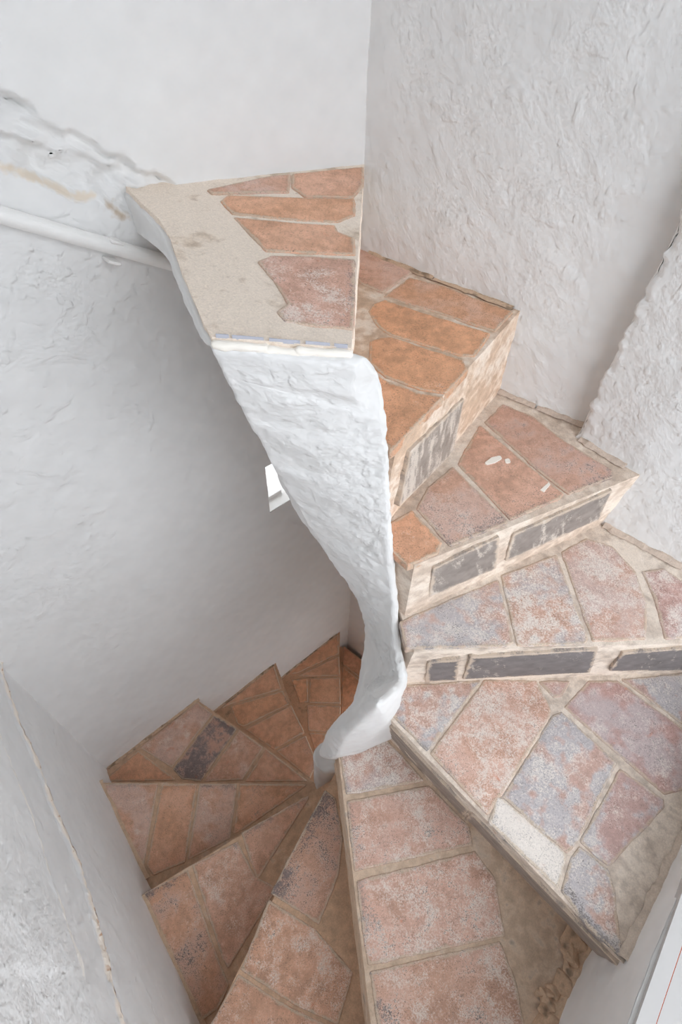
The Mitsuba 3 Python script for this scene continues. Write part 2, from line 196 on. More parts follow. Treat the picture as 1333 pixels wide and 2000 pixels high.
def bsdf(key, color, rough, bump=None, eps=1e-3, spec=0.25, scale=1.0):
    b = {'type': 'principled', 'base_color': proc(color), 'roughness': rough, 'specular': spec}
    if bump is not None:
        b = {'type': 'bumpmap', 'arbitrary': proc(bump, eps), 'scale': scale, 'bsdf': b}
    scene[key] = {'type': 'twosided', 'bsdf': b}

bsdf('clay', clay, 0.75, clay_bump, 8e-4)
bsdf('mortar', mortar, 0.9, mortar_bump, 8e-4)
bsdf('slate', slate, 0.6, clay_bump, 8e-4)
bsdf('plaster', plaster, 0.6, plaster_bump, 1e-3)
bsdf('back_plaster', back_plaster, 0.65, back_bump, 1e-3)
bsdf('left_plaster', left_plaster, 0.5, plaster_bump, 1e-3, scale=1.5)
def flat(key, rgb, rough):
    scene[key] = {'type': 'twosided', 'bsdf': {'type': 'principled', 'base_color': {'type': 'rgb', 'value': rgb}, 'roughness': rough, 'specular': 0.4}}
flat('white_paint', [0.80, 0.79, 0.77], 0.35)
flat('sill_paint', [0.46, 0.45, 0.44], 0.5)
flat('pipe_paint', [0.76, 0.755, 0.74], 0.4)
flat('red_line', [0.40, 0.10, 0.06], 0.6)
flat('cream', [0.83, 0.79, 0.72], 0.6)
flat('dirt', [0.06, 0.045, 0.035], 0.9)
flat('concrete', [0.52, 0.52, 0.50], 0.8)
flat('blue_wash', [0.42, 0.43, 0.49], 0.8)
scene['pane'] = {'type': 'thindielectric', 'int_ior': 1.5}

# ---------------------------------------------------------------- walls
def densify(pts, step):
    out = []
    for a, b in zip(pts, pts[1:]):
        n = max(1, int(np.ceil(np.linalg.norm(np.array(b) - np.array(a)) / step)))
        out += [tuple(np.array(a) + (np.array(b) - a) * i / n) for i in range(n)]
    return np.array(out + [pts[-1]], float)

WALL = 0.14
def wall_sheet(path, z0, z1, step, relief, hole=None, lean=None):
    """A wall standing on a plan path (the room on its left side), as a sheet with relief(x, y, z) metres of plaster towards the room."""
    p = densify(path, step)
    zs = np.linspace(z0, z1, int((z1 - z0) / step) + 1)
    t = np.gradient(p, axis=0)
    t /= np.linalg.norm(t, axis=1, keepdims=True)
    nrm = np.stack([-t[:, 1], t[:, 0]], 1)
    X = np.repeat(p[:, None, :], len(zs), 1)
    P = np.concatenate([X, np.repeat(zs[None, :, None], len(p), 0)], 2)
    d = relief(P)
    P[..., :2] += nrm[:, None, :] * d[..., None]
    if lean is not None:
        P[..., :2] += nrm[:, None, :] * lean(P)[..., None]
    i = np.arange(len(p) * len(zs)).reshape(len(p), len(zs))
    q = np.stack([i[:-1, :-1], i[1:, :-1], i[1:, 1:], i[:-1, 1:]], -1)
    if hole is not None:
        mid = (P[:-1, :-1] + P[1:, 1:]) / 2
        q = q[~hole(mid)]
    q = q.reshape(-1, 4)
    # the back and the four narrow sides, so that the wall is a solid
    B = np.stack([np.c_[p - nrm * WALL, np.full(len(p), z)] for z in (zs[0], zs[-1])], 1)
    base = P.shape[0] * P.shape[1]
    b = base + np.arange(len(p) * 2).reshape(len(p), 2)
    side = [np.stack([b[1:, 0], b[:-1, 0], b[:-1, 1], b[1:, 1]], -1), np.stack([i[1:, 0], i[:-1, 0], b[:-1, 0], b[1:, 0]], -1), np.stack([i[:-1, -1], i[1:, -1], b[1:, 1], b[:-1, 1]], -1)]
    if hole is not None:
        side[0] = side[0][~((p[1:, 0] > WIN[0] - 0.02) & (p[1:, 0] < WIN[1] + 0.02))]
    q = np.vstack([q] + side + [[[i[0, 0], i[0, -1], b[0, 1], b[0, 0]], [i[-1, -1], i[-1, 0], b[-1, 0], b[-1, 1]]]])
    return trimesh.Trimesh(np.vstack([P.reshape(-1, 3), B.reshape(-1, 3)]), np.vstack([q[:, :3], q[:, [0, 2, 3]]]), process=False)

def rough(P, s=9.0, a=0.010, seed=0):
    return (nfbm(P * s, 4, seed) - 0.5) * a + (nfbm(P * 38, 3, seed + 5) - 0.5) * 0.0035

SCAR_X = [-0.4, 0.10, 0.339, 0.382, 0.426, 0.493, 0.558, 0.646, 0.70]
SCAR_Z = [3.63, 3.37, 3.242, 3.216, 3.183, 3.139, 3.092, 3.046, 3.0]
LOW_X = [-0.4, 0.1, 0.296, 0.341, 0.404, 0.455, 0.50, 0.56]
LOW_Z = [3.46, 3.24, 3.145, 3.12, 3.074, 3.06, 3.03, 2.99]
def back_relief(P):
    x, z = P[..., 0], P[..., 2]
    w = (nfbm(np.stack([x * 26, z * 26, x * 0], -1), 3, 3) - 0.5) * 0.034
    top = np.interp(x, SCAR_X, SCAR_Z) + w * 0.8
    low = np.interp(x, LOW_X, LOW_Z) + w * 0.6
    above = np.clip((z - top) / 0.005 + 0.5, 0, 1) * (x < 0.69)
    fade = np.clip((0.68 - x) / 0.08, 0, 1)
    band = np.clip((top - z) / 0.006, 0, 1) * np.clip((z - low) / 0.02 + 0.5, 0, 1) * fade
    r = rough(P, 5.0, 0.012, 1)
    lump = nfbm(np.stack([x * 22, z * 34, x * 0 + 2], -1), 4, 11)
    r = r - band * 0.026 + band * (lump - 0.45) * 0.055
    ledge = np.interp(x, [-0.4, 0.1, 0.316, 0.347, 0.407, 0.444, 0.50], [3.53, 3.30, 3.192, 3.179, 3.149, 3.14, 3.10]) + w * 0.5
    r = r + 0.013 * band * np.clip((z - ledge) / 0.004, 0, 1) * np.clip((ledge + 0.022 - z) / 0.02, 0, 1)
    return r + 0.002 * above * fade

WIN = (0.790, 1.010, 1.796, 2.062)
def win_hole(M):
    return (M[..., 0] > WIN[0]) & (M[..., 0] < WIN[1]) & (M[..., 2] > WIN[2]) & (M[..., 2] < WIN[3])
# the room lies on the left of each path, seen from above
k = obj('wall_back', wall_sheet([(1.45, 1.244), (-0.33, 1.244)], -0.35, 6.0, 0.0075, back_relief, win_hole), 'back_plaster', True)
tag(k, 'white rough plaster wall behind the stair with a scar of removed steps', kind='structure')

def right_relief(P):
    r = rough(P, 6.0, 0.012, 4)
    chips = np.clip((nnoise(P * np.array([55, 55, 38]), 9) - 0.72) / 0.2, 0, 1) * 0.0035
    return r + chips * np.clip((3.4 - P[..., 2]) / 0.6, 0.15, 1)
k = obj('wall_right', wall_sheet([(1.395, 0.30), (1.378, 0.40), (1.360, 0.46), (1.335, 0.56), (1.305, 0.72), (1.262, 0.955), (1.232, 1.20), (1.228, 1.26)], 1.6, 6.0, 0.009, right_relief), 'plaster', True)
tag(k, 'white plaster wall right of the stair, rising from the upper treads', kind='structure')
def pillar_relief(P):
    r = rough(P, 8.0, 0.010, 6)
    e = np.hypot(P[..., 0] - 1.310, P[..., 1] - 0.396)
    return r + np.clip(1 - e / 0.02, 0, 1) * (nfbm(P * np.array([1, 1, 1.0]) * 32, 3, 8) - 0.5) * 0.03
k = obj('wall_pillar', wall_sheet([(1.40, -0.62), (1.368, -0.40), (1.338, -0.018), (1.306, 0.22), (1.308, 0.383), (1.311, 0.395), (1.3115, 0.397), (1.335, 0.402), (1.44, 0.405)], 1.6, 6.0, 0.007, pillar_relief), 'plaster', True)
tag(k, 'white plaster pillar with a ragged edge beside the middle treads', kind='structure')
k = obj('wall_side_lintel', trimesh.creation.box(bounds=[[1.38, -0.5, 1.25], [1.52, 0.45, 1.66]]), 'plaster')
tag(k, 'white wall over the lower doorway under the stair', kind='structure')
k = obj('wall_side', wall_sheet([(1.36, 0.42), (1.355, 0.90), (1.32, 1.10), (1.315, 1.26)], -0.35, 1.66, 0.02, right_relief), 'plaster', True)
tag(k, 'white plaster wall at the dark foot of the lower flight', kind='structure')

def left_relief(P):
    y, z = P[..., 1], P[..., 2]
    r = rough(P, 6.0, 0.016, 2)
    w = (nfbm(np.stack([y * 22, z * 0, z * 0], -1), 3, 3) - 0.5) * 0.02
    c = np.interp(y, [a for a, b in CRACK], [b for a, b in CRACK]) + w
    r = r + np.exp(-((z - c) / 0.008) ** 2) * 0.013
    r = r + np.clip((z - c) / 0.01, 0, 1) * 0.004
    c = np.interp(y, [a for a, b in CRACK2], [b for a, b in CRACK2], left=9, right=9) + w
    return r + np.exp(-((z - c) / 0.005) ** 2) * 0.006 + np.clip((z - c) / 0.01, 0, 1) * 0.003
LEFT_TOP = 6.0
k = obj('wall_left', wall_sheet([(-0.255, 1.30), (-0.272, 1.22), (-0.285, 1.10), (-0.308, 0.652), (-0.325, 0.34), (-0.338, 0.12), (-0.36, -0.60)], -0.35, LEFT_TOP, 0.009, left_relief), 'left_plaster', True)
tag(k, 'bluish white plaster wall at the left with a long chipped ridge', kind='structure')

def front_relief(P):
    return rough(P, 10.0, 0.012, 7)
k = obj('wall_front', wall_sheet([(-0.36, -0.478), (0.335, -0.438), (0.37, -0.430), (0.495, -0.414), (0.82, -0.392), (1.40, -0.345)], -0.35, 2.14, 0.008, front_relief), 'plaster', True)
tag(k, 'low white plaster kerb under the door sill at the right end of the grey tread', kind='structure')

k = obj('floor', trimesh.creation.box([2.4, 2.4, 0.05], T_ := trimesh.transformations.translation_matrix([0.5, 0.4, -0.37])), 'mortar', uv=np.tile(packed(0.5, 0, 0, 0.5), (8, 1)))
tag(k, 'dark floor at the bottom of the stairwell', kind='structure')

def block(x0, x1, y0, y1, z0, z1, r=0.002):
    b = m3.Manifold.hull_points(np.array([[x, y, z] for x in (x0 + r, x1 - r) for y in (y0, y1) for z in (z0, z1)] + [[x, y, z] for x in (x0, x1) for y in (y0 + r, y1 - r) for z in (z0, z1)]
                                         + [[x, y, z] for x in (x0 + r, x1 - r) for y in (y0 + r, y1 - r) for z in (z0 - 0, z1)]).astype(np.float32))
    return b

# door sill along the kerb (its edge follows the kerb)
def strip(a, b, back0, back1, z0, z1):
    a, b = np.array(a), np.array(b)
    t = (b - a) / np.linalg.norm(b - a)
    n = np.array([t[1], -t[0]])
    pts = [p + n * s for p in (a, b) for s in (back0, back1)]
    return m3.Manifold.hull_points(np.array([[*p, z] for p in pts for z in (z0, z1)], np.float32))
SA, SB = (0.20, -0.4575), (1.38, -0.307)
k = obj('door_1', strip(SA, SB, 0.0, 0.0285, 2.125, 2.152), 'sill_paint')
tag(k, 'smooth white painted door sill at the lower right corner', kind='structure')
k = obj('door_1__sill_gap', strip(SA, SB, 0.0285, 0.031, 2.125, 2.1515), 'red_line')
labels[k] = {'label': 'thin red line along the sill joint'}
k = obj('door_1__sill_board', strip((-1.10, -0.62), (1.42, -0.302), 0.031, 1.05, 2.125, 2.152), 'sill_paint')

# the room behind the viewer and its tall window
OPEN = (-0.40, 1.20, 2.38, 5.0)           # left, right, bottom, top
YB, TOP = -0.95, 6.0
for part, box, text in (('wall_room_right', [[1.40, YB, 2.155], [1.6, -0.40, TOP]], 'white right wall of the room behind the viewer'), ('wall_room_left', [[-1.2, YB, 2.155], [-1.05, -0.50, TOP]], 'white left wall of the room behind the viewer'),
                        ('wall_room_return', [[-1.2, -0.62, 2.155], [-0.36, -0.50, TOP]], 'white wall beside the head of the stairwell behind the viewer'),
                        ('wall_jamb', [[OPEN[1], YB - 0.12, 2.155], [1.6, YB, TOP]], 'white wall right of the tall window behind the viewer'), ('wall_window_side', [[-1.2, YB - 0.12, 2.155], [OPEN[0], YB, TOP]], 'white wall left of the tall window behind the viewer'),
                        ('wall_parapet', [[OPEN[0], YB - 0.12, 2.155], [OPEN[1], YB, OPEN[2]]], 'white wall under the tall window behind the viewer'), ('wall_lintel', [[OPEN[0], YB - 0.12, OPEN[3]], [OPEN[1], YB, TOP]], 'white wall over the tall window behind the viewer')):
    k = obj(part, trimesh.creation.box(bounds=box), 'plaster')
    tag(k, text, kind='structure')
k = obj('ceiling', trimesh.creation.box(bounds=[[-1.2, YB - 0.12, TOP], [1.6, 1.5, TOP + 0.1]]), 'plaster')
tag(k, 'white ceiling high over the stairwell', kind='structure')
# small window in the back wall, lit from outside
x0, x1, z0, z1 = WIN
def quad_box(x0, x1, y0, y1, z0, z1):
    return trimesh.creation.box(bounds=[[x0, y0, z0], [x1, y1, z1]])
rev = trimesh.util.concatenate([quad_box(x0 - 0.05, x0 + 0.003, 1.246, 1.44, z0 - 0.05, z1 + 0.05), quad_box(x1 - 0.003, x1 + 0.05, 1.246, 1.44, z0 - 0.05, z1 + 0.05),
                                quad_box(x0 + 0.003, x1 - 0.003, 1.246, 1.44, z0 - 0.05, z0 + 0.003), quad_box(x0 + 0.003, x1 - 0.003, 1.246, 1.44, z1 - 0.003, z1 + 0.05)])
k = obj('window_1', rev, 'white_paint')
tag(k, 'small bright window niche low in the back wall beside the white newel', kind='structure')
obj('window_1__sill', quad_box(x0 + 0.003, x1 - 0.115, 1.30, 1.44, z0 + 0.003, z0 + 0.022), 'white_paint')
obj('window_1__pane', trimesh.Trimesh([[x0, 1.435, z0], [x1, 1.435, z0], [x1, 1.435, z1], [x0, 1.435, z1]], [[0, 1, 2], [0, 2, 3]]), 'pane')

# ---------------------------------------------------------------- the staircase: steps
C = np.array(CENTRE)
ROOM = Polygon([(-0.27, 1.245), (1.236, 1.245), (1.305, 0.72), (1.360, 0.46), (1.376, 0.40), (1.312, 0.399), (1.306, 0.22), (1.34, -0.018), (1.37, -0.36), (1.37, -0.38), (0.82, -0.395), (0.495, -0.417), (0.37, -0.433), (-0.352, -0.475), (-0.335, 0.12), (-0.308, 0.652)])
BIG = 6.0

def left_of(a, b, shift=0.0):
    """The half plane on the left of the line from a to b, as a large polygon; shift moves its edge to the right."""
    a, b = np.array(a, float), np.array(b, float)
    t = (b - a) / np.linalg.norm(b - a)
    n = np.array([-t[1], t[0]])
    o = a - n * shift
    return Polygon([o - t * BIG, o + t * BIG, o + t * BIG + n * BIG, o - t * BIG + n * BIG])

def poly_of(k, line, back_shift, cut):
    p = ROOM.buffer(0.02, join_style=2)
    p = p.intersection(left_of(*line))
    if k > 1:
        a, b = NOSE[k - 1]
        p = p.intersection(left_of(b, a, back_shift))
    far = np.array(NOSE[k][1]) - np.array(NOSE[k][0])
    mid = np.array(NOSE[max(k - 1, 1)][1]) - np.array(NOSE[max(k - 1, 1)][0])
    u = far / np.linalg.norm(far) + mid / np.linalg.norm(mid)
    u /= np.linalg.norm(u)
    n = np.array([-u[1], u[0]])
    p = p.intersection(left_of(C + u * cut, C + u * cut - n))
    return p if p.geom_type == 'Polygon' else max(p.geoms, key=lambda g: g.area)

def ring(p):
    return np.array(p.exterior.coords)[:-1]

def wavy_ring(pts, step, amp, seed):
    pts = np.array(pts)
    out = densify([tuple(x) for x in np.vstack([pts, pts[:1]])], step)[:-1]
    if Polygon(out).exterior.is_ccw is False:
        out = out[::-1]
    t = np.roll(out, -1, 0) - np.roll(out, 1, 0)
    n = np.stack([t[:, 1], -t[:, 0]], 1) / np.maximum(np.linalg.norm(t, axis=1, keepdims=True), 1e-9)
    q = np.concatenate([out, np.full((len(out), 1), seed * 1.7)], 1)
    w = (nfbm(q * 45, 3, seed) - 0.5) * 2 * amp
    return out + n * w[:, None], n

def slab(pts, z_of, depth, step=0.014, amp=0.003, bevel=0.003, seed=0, rise=0.0, tilt=0.0, grow=0.0028):
    """A tile: an outline with worn, uneven edges, a rounded arris and a slightly tilted top."""
    base = Polygon(pts).buffer(0).buffer(grow, join_style=2)
    base = base.buffer(-0.005).buffer(0.005) if base.buffer(-0.006).area > 0 else base
    o, n = wavy_ring(ring(base), step, amp, seed)
    c = o.mean(0)
    rng = np.random.default_rng(seed)
    g = rng.normal(size=2) * tilt
    zz = lambda P: z_of(P) + rise + (P - c) @ g
    in1, in2 = o - n * bevel * 0.5, o - n * bevel * 1.7
    L = [np.c_[o, z_of(o) - depth], np.c_[o, zz(o) - bevel], np.c_[in1, zz(in1) - bevel * 0.35], np.c_[in2, zz(in2)]]
    m = len(o)
    i = np.arange(m)
    j = (i + 1) % m
    F = []
    for r in range(3):
        a, b = r * m, (r + 1) * m
        F += [np.stack([a + i, a + j, b + j], 1), np.stack([a + i, b + j, b + i], 1)]
    inner = Polygon(in2).buffer(0)
    g0, g1 = in2.min(0), in2.max(0)
    gx = np.stack(np.meshgrid(np.arange(g0[0], g1[0], 0.016), np.arange(g0[1], g1[1], 0.016)), -1).reshape(-1, 2) + 0.004
    gx = gx[shapely.contains_xy(inner.buffer(-0.008), gx[:, 0], gx[:, 1])]
    pts2 = np.vstack([in2, gx])
    tf = Delaunay(pts2).simplices
    mid = pts2[tf].mean(1)
    tf = tf[shapely.contains_xy(inner.buffer(1e-5), mid[:, 0], mid[:, 1])]
    e1, e2 = pts2[tf[:, 1]] - pts2[tf[:, 0]], pts2[tf[:, 2]] - pts2[tf[:, 0]]
    nrm = e1[:, 0] * e2[:, 1] - e1[:, 1] * e2[:, 0]
    tf[nrm < 0] = tf[nrm < 0][:, ::-1]
    if len(gx):
        L.append(np.c_[gx, zz(gx) + (nfbm(np.c_[gx * 22, np.full(len(gx), seed)], 3, seed) - 0.5) * 0.004])
    F.append(tf + 3 * m)
    return trimesh.Trimesh(np.vstack(L), np.vstack(F), process=False)

P1, N1 = np.array(T1PLANE[0]), np.array(T1PLANE[1])
def z_top(k):
    if k == 1:
        return lambda P: P1[2] - ((np.asarray(P) - P1[:2]) @ N1[:2]) / N1[2]
    return lambda P: np.full(len(P), LEVEL[k - 1])

RR = [tuple(s[1][:2]) for s in STATIONS[:12]]
EYE = Polygon(RR + [(0.40, 0.30), (0.30, 0.45), (0.36, 0.66)]).buffer(-0.024)
_e = trimesh.creation.extrude_polygon(EYE, 1.6, engine='earcut')
EYE_SOLID = m3.Manifold(m3.Mesh(np.asarray(_e.vertices + [0, 0, 1.9], np.float32), np.asarray(_e.faces, np.uint32)))
def prism(top, z_of, bottom, z_bot):
    t, b = np.array(top), np.array(bottom)
    return m3.Manifold.hull_points(np.vstack([np.c_[t, z_of(t)], np.c_[b, np.full(len(b), z_bot)]]).astype(np.float32))

STAIR = 'staircase'
labels[STAIR] = {'label': 'winding masonry staircase with worn terracotta tiled treads around a white plastered newel', 'category': 'staircase'}
JOINT = 0.0025                       # how far the tiles stand proud of the mortar
CUT = {1: 0.2, 2: 0.21, 3: 0.19, 4: 0.19, 5: 0.17, 6: 0.08}
# tone of the mortar of each step: hue, grey, white, dark
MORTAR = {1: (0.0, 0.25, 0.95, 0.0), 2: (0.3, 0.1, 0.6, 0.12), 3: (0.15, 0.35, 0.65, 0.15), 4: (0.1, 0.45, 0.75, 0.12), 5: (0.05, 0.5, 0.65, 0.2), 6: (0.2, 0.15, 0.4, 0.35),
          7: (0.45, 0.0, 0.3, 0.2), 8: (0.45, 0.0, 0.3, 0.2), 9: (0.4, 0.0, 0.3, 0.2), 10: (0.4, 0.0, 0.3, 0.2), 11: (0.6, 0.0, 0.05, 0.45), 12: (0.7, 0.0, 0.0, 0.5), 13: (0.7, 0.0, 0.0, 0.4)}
def detail(man, edge):
    m = man.refine_to_length(edge).to_mesh()
    return trimesh.Trimesh(m.vert_properties[:, :3], m.tri_verts, process=False)

for k in range(1, 14):
    zt = z_top(k)
    sk = f'{STAIR}__step' if k == 1 else f'{STAIR}__step_{k - 1:03d}'
    if k == 1:
        top = [NOSE[1][1], NOSE[1][0]] + T1 + [(0.53, 1.265), (1.25, 1.265)]
        zf = lambda P: zt(P) - JOINT
        front = prism([(1.25, 1.265), NOSE[1][1], NOSE[1][0]] + [(x + 0.035, y) for x, y in (T1[1], T1[5], T1[7])] + [(0.56, 1.265)], lambda P: zt(P) - 0.012, [(1.25, 1.265), (1.22, 1.2308), (0.64, 0.66), (0.60, 0.80), (0.70, 1.0), (0.75, 1.265)], LEVEL[1] + 0.06)
        rs = prism([NOSE[1][1], NOSE[1][0], (0.95, 1.26), (1.25, 1.265)], zf, [NOSE[1][1], NOSE[1][0], (0.90, 1.26), (1.25, 1.265)], LEVEL[1] - 0.02)
        pl = trimesh.creation.extrude_polygon(Polygon(top).buffer(0), 0.03, engine='earcut')
        pv = np.array(pl.vertices)
        pv[:, 2] += zf(pv[:, :2]) - 0.03
        man = front + rs + m3.Manifold(m3.Mesh(pv.astype(np.float32), np.asarray(pl.faces, np.uint32)))
    else:
        if k == 13:
            line = (tuple(C), (1.3, 0.85))
            NOSE[13] = [line[0], line[1]]
        else:
            line = NOSE[k]
        tp = poly_of(k, line, 0.06, CUT.get(k, 0.03))
        bot = poly_of(k, FOOT[k] if k in FOOT else line, 0.06, CUT.get(k, 0.03))
        zb = LEVEL[k] - 0.02 if k < 13 else -0.36
        man = prism(ring(tp), lambda P: zt(P) - JOINT, ring(bot), zb)
    if k in (2, 3, 4, 5):
        man = man - EYE_SOLID
    m = detail(man, 0.022)
    v = np.array(m.vertices)
    topm = v[:, 2] > zt(v[:, :2]) - 0.01
    amp = np.where(topm, 0.0022, 0.006)
    nr = m.vertex_normals
    side = nr.copy()
    v = v + side * ((nfbm(v * 28, 3, k) - 0.5) * 2 * amp)[:, None]
    m = trimesh.Trimesh(v, m.faces, process=False)
    sm = meshkit.arrays(m, 35)
    m2 = trimesh.Trimesh(sm[0], sm[1], process=False)
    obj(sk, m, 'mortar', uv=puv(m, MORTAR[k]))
    for i, (pts, tone) in enumerate(TILES[k]):
        if k >= 7:
            tone = (tone[0] * 0.65, tone[1] * 0.7, *tone[2:])
        if k in (2, 3, 4, 5):
            pts = Polygon(pts).buffer(0).difference(EYE.buffer(0.022))
            pts = ring(pts if pts.geom_type == 'Polygon' else max(pts.geoms, key=lambda g: g.area))
        t = slab(pts, zt, 0.02, step=0.013, amp=0.0032 if k < 9 else 0.002, bevel=0.003, seed=100 * k + i, rise=0.0012, tilt=0.006)
        c = np.mean(pts, 0)
        a_, b_ = (np.array(x) for x in NOSE[k])
        tn = (b_ - a_) / np.linalg.norm(b_ - a_)
        nn = np.array([-tn[1], tn[0]])
        row = tile_row(tone, np.array(pts) - c, (*nn, float((c - a_) @ nn)))
        kk = obj(f'{sk}__tile', t, 'clay', smooth=True, uv=np.array(t.vertices)[:, :2] - c + [4 * row, 0])
        if k == 5 and i == 7:
            labels[kk] = {'label': 'white limed patch on the front edge of the tread'}
    for i, pts in enumerate(PLAQUE.get(k, [])):
        pts = np.array(pts)
        c = pts.mean(0)
        u = pts[1] - pts[0]
        u /= np.linalg.norm(u)
        nn = np.cross(u, pts[2] - pts[1])
        nn /= np.linalg.norm(nn)
        if nn @ (CAM - c) < 0:
            nn = -nn
        w = np.cross(nn, u)
        loc = np.stack([(pts - c) @ u, (pts - c) @ w], 1)
        t = slab(loc, lambda P: np.zeros(len(P)), 0.02, step=0.014, amp=0.003, bevel=0.002, seed=900 + 10 * k + i, rise=0.010)
        row = tile_row({2: (0.75, 0, 0.7, 0), 3: (0.5, 0, 0.45, 0), 4: (0.05, 0, 0.2, 0), 5: (0.8, 0, 0.15, 0)}[k], loc, (0.0, 0.0, 1.0))
        uvs = np.array(t.vertices)[:, :2] + [4 * row, 0]
        V = c + t.vertices[:, :1] * u + t.vertices[:, 1:2] * w + t.vertices[:, 2:] * nn
        t = trimesh.Trimesh(V, t.faces, process=False)
        kk = obj(f'{sk}__riser_tile', t, 'slate', uv=uvs)
        labels[kk] = {'label': 'brown stained brick in the riser' if k == 5 else 'dark grey tile set in the riser'}

TABLE = mi.Float(np.array(ROWS, np.float32).ravel())

# ---------------------------------------------------------------- the white newel and the hanging string
def ball(p, r):
    return m3.Manifold.sphere(r, 10).translate(tuple(float(x) for x in p))

def hull(balls):
    return m3.Manifold.batch_hull(balls) if len(balls) > 1 else balls[0]

def plate(i):
    L, R = (np.array(x) for x in STATIONS[i])
    r = 0.012
    inw = lambda P: np.array([*(P[:2] - C), 0]) / np.linalg.norm(P[:2] - C)
    ins = lambda P, r: P + inw(P) * r if i < 11 else P * 1
    side = np.array([0.74, -0.67, 0.0])              # along the wall of the well, into the string
    pts = [L + side * (0.006, 0.014, 0.022)[min(i, 2)] if i < 9 else ins(L, 0.016), ins(R, -0.012 if i < 8 else -0.016)]
    if i < 11:
        oL = np.array([0.045, 0.045, -0.05]) if i < 4 else inw(L) * 0.055 + [0, 0, -0.07] + side * 0.02
        pts += [L + oL + side * 0.014, ins(R, -0.010) + [0, 0, -0.08]]
    if str(i) in MID or i in MID:
        pts.append(np.array(MID[i]))
    if i >= 10:
        pts += [np.array([*(P[:2] * 0.85 + C * 0.15), z]) for P, z in ((L, L[2] - (0.15 if i < 13 else 0.05)), (R, min(R[2], LEVEL[5]) - 0.06))]
        pts = [p for p in pts]
    return [ball(p, r) for p in pts]

parts = []
for i in range(len(STATIONS) - 1):
    parts.append(hull(plate(i) + plate(i + 1)))
parts.append(m3.Manifold.cylinder(1.33 - LEVEL[12] + 0.1, 0.058, 0.060, 24).translate((float(C[0]), float(C[1]), LEVEL[12] - 0.1)))
# the broken end of the flight: the white edge of the slab, thinning to the wall
E = [np.array([x, y, float(z_top(1)(np.array([[x, y]]))[0])]) for x, y in T1[1:]]
TH = np.interp(np.arange(len(E)), [0, 2, 5, 8], [0.02, 0.045, 0.06, 0.085])
for (a, ta), (b, tb) in zip(list(zip(E, TH))[:-1], list(zip(E, TH))[1:]):
    q = []
    for p, t in ((a, ta), (b, tb)):
        for dx in (0.003, 0.12):
            q += [p + [dx, 0.01, -0.011], p + [dx, 0.01, -t]]
    parts.append(hull([ball(p, 0.007) for p in q]))
body = m3.Manifold.batch_boolean(parts, m3.OpType.Add)
U1 = N1 / np.linalg.norm(N1)
body = body.trim_by_plane(tuple(-U1), float(-(U1 @ (P1 - [0, 0, 0.014]))))
mesh = body.refine_to_length(0.011).to_mesh()
nm = trimesh.Trimesh(mesh.vert_properties[:, :3], mesh.tri_verts, process=False)
nm.merge_vertices()
trimesh.smoothing.filter_taubin(nm, 0.5, 0.53, iterations=50)
nm = trimesh.Trimesh(*trimesh.remesh.subdivide(nm.vertices, nm.faces), process=False)
soft = trimesh.smoothing.filter_laplacian(nm.copy(), 0.5, iterations=40).vertices
w = np.clip((2.26 - nm.vertices[:, 2]) / 0.12, 0, 1)[:, None] * np.clip((nm.vertices[:, 2] - 1.70) / 0.05, 0, 1)[:, None]
nm.vertices = nm.vertices * (1 - w) + soft * w
v, n = np.array(nm.vertices), np.array(nm.vertex_normals)
RG = densify([tuple(x) for x in RIDGE], 0.01)
dist = np.min(np.linalg.norm(v[:, None, :] - RG[None], axis=2), axis=1)
near = np.exp(-(dist / 0.045) ** 2)
calm = np.clip(((P1 - v) @ N1 - 0.012) / 0.04, 0.15, 1)
disp = (nfbm(v * 17, 3, 21) - 0.5) * 0.010 + (nfbm(v * 60, 3, 22) - 0.5) * 0.004 + near * (nfbm(v * 75, 3, 23) - 0.42) * 0.020
nm = trimesh.Trimesh(v + n * (disp * calm)[:, None], nm.faces, process=False)
kk = obj(f'{STAIR}__newel', nm, 'plaster', True)
labels[kk] = {'label': 'white plastered newel that twists up into the open string of the flight'}

# cream lip under the edge of the topmost tread
A, B = E[0], np.array([*NOSE[1][0], LEVEL[0]])
lip = []
for i, (s, e, dz) in enumerate([(0.02, 0.36, 0.0), (0.365, 0.60, -0.003), (0.605, 0.98, 0.001)]):
    p, q = A + (B - A) * s, A + (B - A) * e
    off = np.array([-0.005, -0.006, -0.012 + dz])
    lip.append(hull([ball(p + off, 0.0075), ball(q + off, 0.0075), ball(p + off + [0.01, 0.012, -0.006], 0.009), ball(q + off + [0.01, 0.012, -0.006], 0.009)]))
for l in lip:
    m = detail(l, 0.006)
    v = np.array(m.vertices)
    v = v + m.vertex_normals * ((nfbm(v * 60, 3, 31) - 0.5) * 0.006)[:, None]
    obj(f'{STAIR}__plaster_lip', trimesh.Trimesh(v, m.faces, process=False), 'cream', True)

